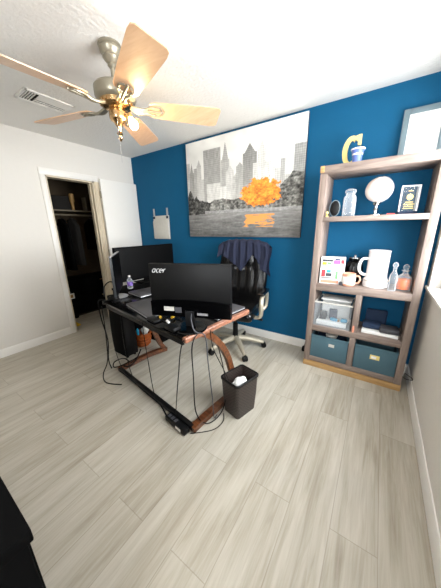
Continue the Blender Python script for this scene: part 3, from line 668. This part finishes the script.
def edge_screen():
    # plane almost along the line of sight
    A, B_ = Vector((1.55, -1.505, 0)), Vector((1.17, -1.185, 0)); mid = (A+B_)/2; dv = (A-B_).normalized()
    ang = math.atan2(dv.y, dv.x)
    t = thing('monitor', 'slim black monitor with a silver top edge seen almost edge-on at the desk left end', 'monitor', (mid.x, mid.y, DT+.0015), ang)
    hw = (A-B_).length/2
    MB().box(-hw, hw, -.010, .010, .06, .408, .003).build('shell', 'black', t)
    MB().box(-hw+.01, hw-.01, .0095, .0112, .075, .40).build('screen', 'screen', t)
    mb = MB(); mb.box(-hw-.002, hw+.003, -.011, .011, .405, .412, .002); mb.build('silver_bezel', 'silver', t); MB().box(hw, hw+.003, -.010, .010, .06, .405, .001).build('side_bezel', 'darkgreyplastic', t)
    MB().box(-.025, .025, -.025, -.010, .01, .16, .004).build('stand_neck', 'darkgreyplastic', t)
    mb = MB(); mb.lathe([(0, 0), (.085, 0), (.087, .006), (.075, .012), (.03, .016), (0, .016)], (0, -.01, 0), 32); mb.build('stand_base', 'silver', t)
edge_screen()

# laptops
def laptop(cx, cy, sx, sy, rz, lab, z=DT):
    t = thing('laptop', lab, 'laptop', (cx, cy, z+.0015), rz, 'closed laptops on the desk')
    MB().box(-sx/2, sx/2, -sy/2, sy/2, .003, .013, .004).build('base', 'silver', t)
    MB().box(-sx/2, sx/2, -sy/2, sy/2, .0135, .021, .003).build('lid', 'grey', t)
    for x in (-1, 1):
        for y in (-1, 1): MB().cyl((x*(sx/2-.03), y*(sy/2-.03), 0), (x*(sx/2-.03), y*(sy/2-.03), .004), .008, seg=10).build('rubber_foot', 'black', t)
laptop(1.49, -1.085, .25, .35, R(-9), 'closed grey laptop at the back left of the desk near the water bottle')
laptop(1.905, -1.41, .43, .28, R(-15), 'closed grey laptop at the front of the desk left of the back-turned monitor')
laptop(2.437, -1.185, .225, .32, R(-8), 'closed grey laptop at the right edge of the desk behind the back-turned monitor')
wb = thing('water_bottle', 'small clear water bottle with a purple label and white cap by the big screen', 'bottle', (1.185, -1.10, .7535))
MB().lathe([(0, 0), (.028, 0), (.030, .01), (.029, .04), (.030, .075), (.028, .095), (.013, .122), (.011, .132), (0, .132)], seg=20).build('bottle_body', 'plastic', wb)
MB().lathe([(.0300, .035), (.0315, .037), (.0315, .075), (.0300, .077)], seg=20).build('label_band', 'purple', wb)
MB().lathe([(0, .132), (.0135, .132), (.0135, .146), (0, .147)], seg=16).build('cap', 'ceramic', wb)

# small things on the desk
crumple('crumpled_paper', 'paper', dw(-.88, .40, DT+.002)[:3], .05, .035, .016, 'crumpled white paper between the two grey laptops on the desk', 'paper', 8)
tag(MB().box(-.075, .075, -.05, .05, 0, .006, .002).build('notepad', 'paper', loc=(2.155, -1.335, DT+.0015), rz=R(-20)), 'white notepad lying under the lower left corner of the back-turned monitor', 'notepad')
yc = thing('adapter_cable', 'coiled cable with yellow connector sleeves on the desk below the monitor sticker', 'cable', (2.20, -1.53, DT+.001))
mb = MB(); mb.tube([(-.08, .03, .012), (-.03, .05, .025), (.03, .04, .02), (.05, 0, .012), (.0, -.025, .02), (-.05, -.01, .012), (-.02, .03, .03), (.05, .05, .015), (.10, .04, .008)], .006, 8, 6); mb.build('wire', 'black', yc)
MB().tube([(-.03, .045, .026), (0, .05, .03), (.03, .036, .026), (.04, .01, .022)], .011, 10, 4).build('connector', 'yellow', yc)
MB().cyl((-.06, -.01, .014), (-.03, -.03, .018), .010, seg=12).build('connector', 'yellow', yc)
MB().cyl((.03, -.03, .010), (.065, -.045, .010), .009, seg=12).build('connector', 'ceramic', yc)
tag(MB().box(-.05, .05, -.03, .03, 0, .03, .008).build('power_brick', 'black', loc=dw(-.17, .035, DT+.0015), rz=R(-8)), 'black power brick near the front right corner of the desk', 'power adapter')
tag(MB().box(-.055, .055, -.032, .032, 0, .018, .006).build('external_drive', 'black', loc=dw(-.40, .045, DT+.0015), rz=R(-12)), 'flat black external drive at the front edge of the desk', 'drive')
cbn = MB(); cbn.tube([dw(-1.13+.05*math.cos(k*1.1)+.012*math.sin(k*2.3), .085+.045*math.sin(k*1.1), DT+.009+.0022*k) for k in range(19)], .006, 8, 5)
tag(cbn.build('cable_bundle', 'black'), 'black bundle of coiled cable on the front left corner of the desk', 'cable')
# surge protector and cables
sg = thing('surge_protector', 'black surge protector with a white label by the right foot of the desk', 'power strip', dw(-.17, .01, .0005), DA)
MB().box(-.11, .11, -.028, .022, 0, .042, .006).build('strip_body', 'black', sg)
MB().box(.015, .07, -.0295, -.028, .012, .032).build('white_label', 'paper', sg)
for k in range(3): MB().box(-.095+k*.036, -.07+k*.036, -.015, .012, .042, .0435).build('socket', 'dkgrey', sg)
def cable(pts, lab, r=.0035, m='black'):
    mb = MB(); mb.tube(pts, r, 7, 7); tag(mb.build('cable', m), lab, 'cable', 'cables around the desk')
cable([dw(-.46, -.005, .752), dw(-.46, -.014, .70), dw(-.465, .0, .40), dw(-.46, .02, .09), dw(-.45, .055, .052)], 'thin cable hanging straight down left of the two middle ones under the desk front', .003)
cable([dw(-.03, .10, .758), dw(-.02, -.012, .72), dw(-.10, .0, .45), dw(-.17, .01, .15), dw(-.19, .02, .048)], 'cable running from the right desk corner down to the surge protector')
cable([dw(-.03, .17, .758), dw(.012, .04, .71), dw(-.02, .06, .45), dw(-.06, .10, .12), dw(-.01, .16, .012), dw(.005, .30, .03), dw(-.0, .36, .20), dw(-.035, .335, .50), dw(-.06, .28, .69)], 'long looping cable drooping to the floor inside the right end of the desk', .004)
cable([dw(.008, .20, .74), dw(.012, .22, .60), dw(.025, .33, .35), dw(.035, .40, .15), dw(.04, .42, .012)], 'cable falling beside the curved right leg towards the waste bin', .003)
cable([dw(-.82, -.005, .70), dw(-.82, -.01, .40), dw(-.80, .02, .10), dw(-.76, .055, .05)], 'cable hanging below the left half of the desk front', .003)
cable([dw(-1.04, -.005, .70), dw(-1.06, .0, .35), dw(-.99, .02, .10), dw(-.90, .055, .05)], 'cable hanging in front of the wicker basket down to the floor bar', .003)
cable([dw(-1.08, .025, .05), dw(-.9, .028, .052), dw(-.6, .022, .05), dw(-.40, .02, .05), dw(-.29, .0, .03)], 'power cord running along the front of the low floor bar', .006)
cable([(2.478, -1.66, .006), (2.546, -1.60, .005), (2.60, -1.535, .005), (2.612, -1.45, .005), (2.575, -1.38, .005)], 'thin cable curving over the floor before the waste bin', .003)
cable([(1.36, -1.50, .76), (1.30, -1.53, .74), (1.24, -1.50, .55), (1.22, -1.46, .30), (1.25, -1.50, .10), (1.34, -1.53, .05)], 'black cable hanging from the left front corner of the desk to the floor', .006)
cable([(1.34, -1.53, .70), (1.28, -1.50, .45), (1.27, -1.52, .12), (1.30, -1.60, .008), (1.45, -1.66, .008), (1.60, -1.60, .008)], 'cable coming down past the computer tower and out over the floor', .005)
cable([(1.42, -1.36, .04), (1.36, -1.40, .10), (1.28, -1.46, .06), (1.32, -1.49, .03), (1.42, -1.42, .07), (1.46, -1.30, .10)], 'tangled cable at the left foot of the desk', .006)
cable([(1.36, -1.50, .79), (1.24, -1.42, .85), (1.21, -1.34, .88), (1.24, -1.29, .84), (1.27, -1.30, .775)], 'cable arching over the left front corner of the desk by the slim monitor', .006)
cable([(1.45, -1.25, .16), (1.46, -1.30, .11), (1.47, -1.36, .07), (1.46, -1.42, .05), (1.42, -1.45, .06)], 'short cable lying across the left leg of the desk', .007)
cable([(2.475, -1.575, .865), (2.50, -1.61, .84), (2.525, -1.62, .79), (2.548, -1.61, .768), (2.582, -1.595, .762), (2.592, -1.585, .70), (2.588, -1.57, .55), (2.575, -1.52, .25), (2.548, -1.47, .03), (2.54, -1.42, .006)], 'grey cable leaving the back of the named monitor over the desk end', .0038, 'dkgrey')

# ------------------------------------------------------------------ waste bin
wa = R(-15); wc = (2.648, -1.262, 0)
bn = thing('waste_bin', 'dark brown woven waste bin on the floor at the right end of the desk', 'waste bin', wc, wa)
def rrect(hx, hy, r, n=5):
    P = []
    for cx, cy, a0 in ((hx-r, hy-r, 0), (-hx+r, hy-r, 90), (-hx+r, -hy+r, 180), (hx-r, -hy+r, 270)):
        for k in range(n+1): a = R(a0+90*k/n); P.append((cx+r*math.cos(a), cy+r*math.sin(a)))
    return P
def shell(levels, cap=True):
    bm = bmesh.new(); rings = [[bm.verts.new((x, y, z)) for x, y in rrect(hx, hy, r)] for hx, hy, r, z in levels]
    n = len(rings[0])
    for a, b in zip(rings, rings[1:]):
        for k in range(n): bm.faces.new((a[k], a[(k+1) % n], b[(k+1) % n], b[k]))
    if cap: bm.faces.new(rings[0]); bm.faces.new(rings[-1])
    bmesh.ops.recalc_face_normals(bm, faces=bm.faces[:])
    s = MB(); s._add(bm); return s
shell([(.076, .098, .02, 0), (.084, .110, .022, .15), (.090, .118, .025, .30), (.084, .112, .022, .30), (.078, .104, .02, .15), (.070, .092, .018, .008)]).build('body', 'weave', bn)
shell([(.090, .118, .025, .285), (.095, .123, .028, .288), (.096, .124, .028, .302), (.092, .12, .026, .307), (.084, .112, .022, .304), (.084, .112, .022, .286)], False).build('rim', 'black', bn)
crumple('waste_paper', 'paper', (wc[0], wc[1], .15), .058, .074, .055, 'white paper crumpled inside the brown waste bin', 'paper', 11, .18)

# ------------------------------------------------------------------ office chair
ch = thing('office_chair', 'high-backed black leather office chair with champagne arms and five-star base', 'office chair', (2.12, -.42, 0), R(190))
for k in range(5):
    a = R(-114+72*k)-R(190)
    c_, s_ = math.cos(a), math.sin(a)
    lg = MB(); lg.tube([(c_*.03, s_*.03, .125), (c_*.15, s_*.15, .115), (c_*.30, s_*.30, .078), (c_*.335, s_*.335, .07)], [.036, .031, .024, .02], 10, 5); leg = lg.build('base_leg', 'beige', ch)
    cs = MB()
    px_, py_ = c_*.335, s_*.335; t_ = Vector((-s_, c_, 0))
    for sg_ in (-1, 1): cs.cyl(Vector((px_, py_, .031))+t_*(.006*sg_), Vector((px_, py_, .031))+t_*(.024*sg_), .030, seg=18)
    cs.cyl((px_, py_, .03), (px_, py_, .075), .010, seg=10); cs.ball((px_, py_, .05), .022, (1, 1, .9), 12); cs.build('caster', 'black', leg)
MB().lathe([(0, .09), (.04, .09), (.042, .15), (.03, .16), (.03, .30), (.02, .31), (.02, .42), (0, .42)], seg=20).build('gas_column', 'black', ch)
mb = MB(); mb.box(-.11, .11, -.13, .13, .405, .44, .012); mb.cyl((-.10, .05, .42), (-.30, .05, .415), .007, seg=10); mb.cyl((-.28, .05, .415), (-.33, .05, .413), .013, seg=10); mb.build('tilt_mechanism', 'black', ch)
# seat cushion
def pad(fn, thick):
    s = MB(); s.grid(fn, 24, 24); return s
st_ = MB(); st_.box(-.27, .27, -.25, .28, .44, .545, .045, seg=5); st_.box(-.255, .255, -.235, .265, .53, .565, .018, seg=3); st_.build('seat', 'leather', ch)
def back_shape():
    s = MB(); bm = bmesh.new(); n, m_ = 28, 26; fr_, bk_ = [], []
    for j in range(m_+1):
        v = j/m_; z = .50+.72*v; hw = .245+.055*math.sin(PI*min(1, v*1.15))
        if v > .88: hw *= math.sqrt(max(0, 1-((v-.88)/.135)**2))*.35+.65
        if v < .08: hw *= .85+.15*v/.08
        yb = -.24-.045*math.sin(v*PI*.5)-.03*(v-.4)**2; rf, rb = [], []
        for i in range(n+1):
            u = 2*i/n-1; edge = (1-abs(u)**4)**.5 if abs(u) < 1 else 0
            e2 = min(1, (1-v)/.08+.05)**.5*min(1, v/.06+.1)**.5
            seam = .010*math.exp(-((abs(u)-.48)/.035)**2)+.008*math.exp(-((v-.62)/.02)**2)*(abs(u) < .48)
            bulge = (.055*edge+.012*math.cos(3*PI*u)**2*edge)*e2+.02*math.exp(-((v-.25)/.16)**2)*edge
            wing = .035*abs(u)**3
            rf.append(bm.verts.new((u*hw, yb+bulge-seam+wing+.012, z))); rb.append(bm.verts.new((u*hw, yb-.035*edge*e2+wing*.8, z)))
        fr_.append(rf); bk_.append(rb)
    for g, fl in ((fr_, False), (bk_, True)):
        for j in range(m_):
            for i in range(n):
                q = (g[j][i], g[j][i+1], g[j+1][i+1], g[j+1][i]); bm.faces.new(q[::-1] if fl else q)
    for j in range(m_):
        bm.faces.new((fr_[j][0], fr_[j+1][0], bk_[j+1][0], bk_[j][0])); bm.faces.new((fr_[j][n], bk_[j][n], bk_[j+1][n], fr_[j+1][n]))
    for i in range(n):
        bm.faces.new((fr_[0][i], bk_[0][i], bk_[0][i+1], fr_[0][i+1])); bm.faces.new((fr_[m_][i], fr_[m_][i+1], bk_[m_][i+1], bk_[m_][i]))
    bmesh.ops.recalc_face_normals(bm, faces=bm.faces[:]); s._add(bm); return s
back_shape().build('backrest', 'leather', ch, ang=50)
MB().tube([(0, -.10, .42), (0, -.25, .44), (0, -.30, .56), (0, -.315, .75)], 0, flat=(.09, .014, (1, 0, 0)), smooth=5).build('back_bracket', 'black', ch)
for x in (-1, 1):
    ar = MB(); ar.tube([(x*.25, .10, .445), (x*.315, .11, .47), (x*.335, .14, .56), (x*.33, .12, .655), (x*.325, .03, .69), (x*.322, -.10, .685), (x*.318, -.17, .64), (x*.312, -.19, .55), (x*.30, -.17, .48), (x*.25, -.12, .445)], [.018, .020, .022, .022, .022, .022, .022, .022, .020, .018], 10, 5)
    am = ar.build('arm', 'beige', ch)
    MB().box(x*.322-.034, x*.322+.034, -.14, .13, .695, .725, .013, seg=3).build('arm_pad', 'leather', am)

# jacket draped over the chair back (its own thing)
def jacket():
    s = MB(); NU, NV = 56, 40
    def bot(u):      # how far each strip hangs down the front; +u is the viewer's left
        if u < -.52: return .16+.12*min(1, (-u-.52)/.25)
        if u < -.42: return .13+.03*(-.42-u)/.1
        if u > .72: return .12
        return .33-(.26*u if u > 0 else .47*-u)
    def fn(a, b):
        u = 2*a-1; hw = .305; x = u*hw; topz = 1.238-.065*abs(u)**4; half = .062
        lf = bot(u); lb = .34; L_ = lf+2*half+lb; t = b*L_
        fold = .010*math.sin(u*21+1.5*math.sin(b*5))+.006*math.sin(u*47)
        if t < lf:
            d_ = lf-t; y = -.225+half*.9+.012*(d_/.3)+fold; z = topz-.02-d_
        elif t < lf+2*half:
            q = (t-lf)/(2*half); y = -.225+half*.9*math.cos(PI*q)*.98-.02+.02*(1-q); z = topz-.02+.03*math.sin(PI*q)+fold*.4
        else:
            d_ = t-lf-2*half; y = -.225-half*.9-.03+fold; z = topz-.02-d_
        x += .012*math.sin(z*18+u*3)*abs(u); y += .03*abs(u)**3*0
        return (x, y-.065+.035, z)
    s.grid(fn, NU, NV)
    o = s.build('jacket', 'navy', loc=(2.12, -.42, 0), rz=R(190), ang=80)
    md = o.modifiers.new('thickness', 'SOLIDIFY'); md.thickness = .006; md.offset = 1
    tag(o, 'dark navy jacket draped over the top of the office chair back', 'jacket')
jacket()

# ------------------------------------------------------------------ black dresser at the lower left, beside the photographer
dr = thing('dresser', 'black dresser whose corner shows at the lower left beside the viewer', 'dresser', (1.60, -3.05, 0))
MB().box(0, 1.31, 0, .493, .80, .83, .003).build('top', 'matte', dr)
MB().box(.02, 1.298, .015, .484, .05, .80, .004).build('carcass', 'matte', dr)
for r_ in range(3):
    for c_ in range(2):
        f_ = MB().box(.035+c_*.625, .64+c_*.625, .484, .490, .07+r_*.24, .295+r_*.24, .003).build('drawer', 'matte', dr)
for x in (.05, 1.255):
    for y in (.045, .445): MB().box(x-.025, x+.025, y-.025, y+.025, 0, .05, .003).build('leg', 'matte', dr)

# ------------------------------------------------------------------ inside the closet
sf = thing('closet_shelf', 'pale narrow closet shelf with a hanging rod above the dark clothes', 'shelf', (-.62, -1.55, 1.66))
MB().box(-.36, 0, .002, 1.666, .0, .02).build('board', 'shelfgrey', sf)
MB().cyl((-.10, .002, -.05), (-.10, 1.666, -.05), .014, seg=14).build('rod', 'shelfgrey', sf)
def garment(y, ln, w_, m, lab):
    t = thing('hanging_garment', lab, 'garment', (-.72, y, 1.61), 0, 'dark clothes on the closet rod')
    s = MB()
    def fn(a, b):
        an = 2*PI*a; z = -.06-ln*b; sh_ = min(1, .25+b*5)
        return (w_*sh_*math.cos(an)*(1+.06*math.sin(5*an+y*9)), (.028+.018*b)*math.sin(an)*(1+.2*math.sin(6*an)), z)
    s.grid(fn, 28, 14); s.build('cloth', m, t, ang=80)
    h = MB(); h.tube([(-.16, 0, -.10), (0, 0, -.045), (.16, 0, -.10)], .006, 8, 4); h.tube([(0, 0, -.045), (0, 0, -.02), (.012, 0, .0), (0, 0, .018), (-.014, 0, .004)], .003, 6, 4); h.build('hanger', 'black', t)
for i, (y, ln, m, lab) in enumerate(((-1.14, .86, 'matte', 'long black garment hanging nearest the left side of the closet doorway'), (-.995, .82, 'closetdark', 'dark garment hanging second from the left on the closet rod'),
        (-.85, .78, 'matte', 'black garment hanging in the middle of the closet rod'), (-.70, .72, 'closetdark', 'dark brown garment hanging right of the closet middle'), (-.40, .5, 'matte', 'short black garment at the far right of the closet rod'))):
    garment(y, ln, .21, m, lab)
tag(MB().box(-.12, .12, -.13, .13, 0, .12, .006).build('shoe_box', 'matte', loc=(-.80, -1.08, 1.6815)), 'low black box at the left on the closet shelf', 'box')
tag(MB().box(-.10, .10, -.12, .12, 0, .20, .006).build('storage_box', 'closetdark', loc=(-.80, -.80, 1.6815)), 'dark box behind the tan bottle on the closet shelf', 'box')
tb = MB().lathe([(0, 0), (.02, 0), (.022, .10), (.034, .13), (.034, .23), (.022, .24), (0, .24)], seg=18)
tag(tb.build('tan_bottle', 'tan', loc=(-.665, -.665, 1.6815)), 'tall tan bottle standing on the closet shelf', 'bottle')
tag(MB().box(-.05, .05, -.012, .012, 0, .20, .004).build('thin_book', 'shelfgrey', loc=(-.69, -.47, 1.6815)), 'thin pale book upright at the right of the closet shelf', 'book')
cd_ = thing('closet_chest', 'low black chest of drawers at the back of the dark closet', 'chest of drawers', (-1.01, -1.48, .0125))
MB().box(0, .35, 0, 1.5, .0, .60, .006).build('carcass', 'matte', cd_)
for k in range(2):
    for c_ in range(2):
        f_ = MB().box(.35, .36, .02+c_*.74, .72+c_*.74, .04+k*.28, .30+k*.28, .003).build('drawer', 'matte', cd_)
        MB().box(.36, .368, .30+c_*.74, .44+c_*.74, .24+k*.28, .252+k*.28).build('drawer_pull', 'tan', f_)
pb = thing('photo_box', 'small tan box with a picture on its front on the closet floor', 'box', (-.565, -1.0, .0125))
MB().box(-.06, .06, -.05, .05, 0, .42, .003).build('carton', 'matte', pb)
MB().box(.06, .063, -.042, .042, .33, .415, 0).build('picture', 'paper', pb)
MB().box(.063, .065, -.02, .02, .345, .395, 0).build('picture_center', 'tan', pb)
tag(MB().box(-.06, .06, -.07, .07, 0, .02, .003).build('flat_box', 'lightgrey', loc=(-.72, -1.10, .6135)), 'pale flat box lying on the chest in the closet', 'box')
tag(MB().prism([(-.05, 0), (.05, 0), (.05, .012), (-.05, .045)], -.03, .03, 'y').build('door_wedge', 'yellow', loc=(-.23, -1.125, .001), rz=R(20)), 'yellow wedge on the floor just inside the closet doorway', 'wedge')
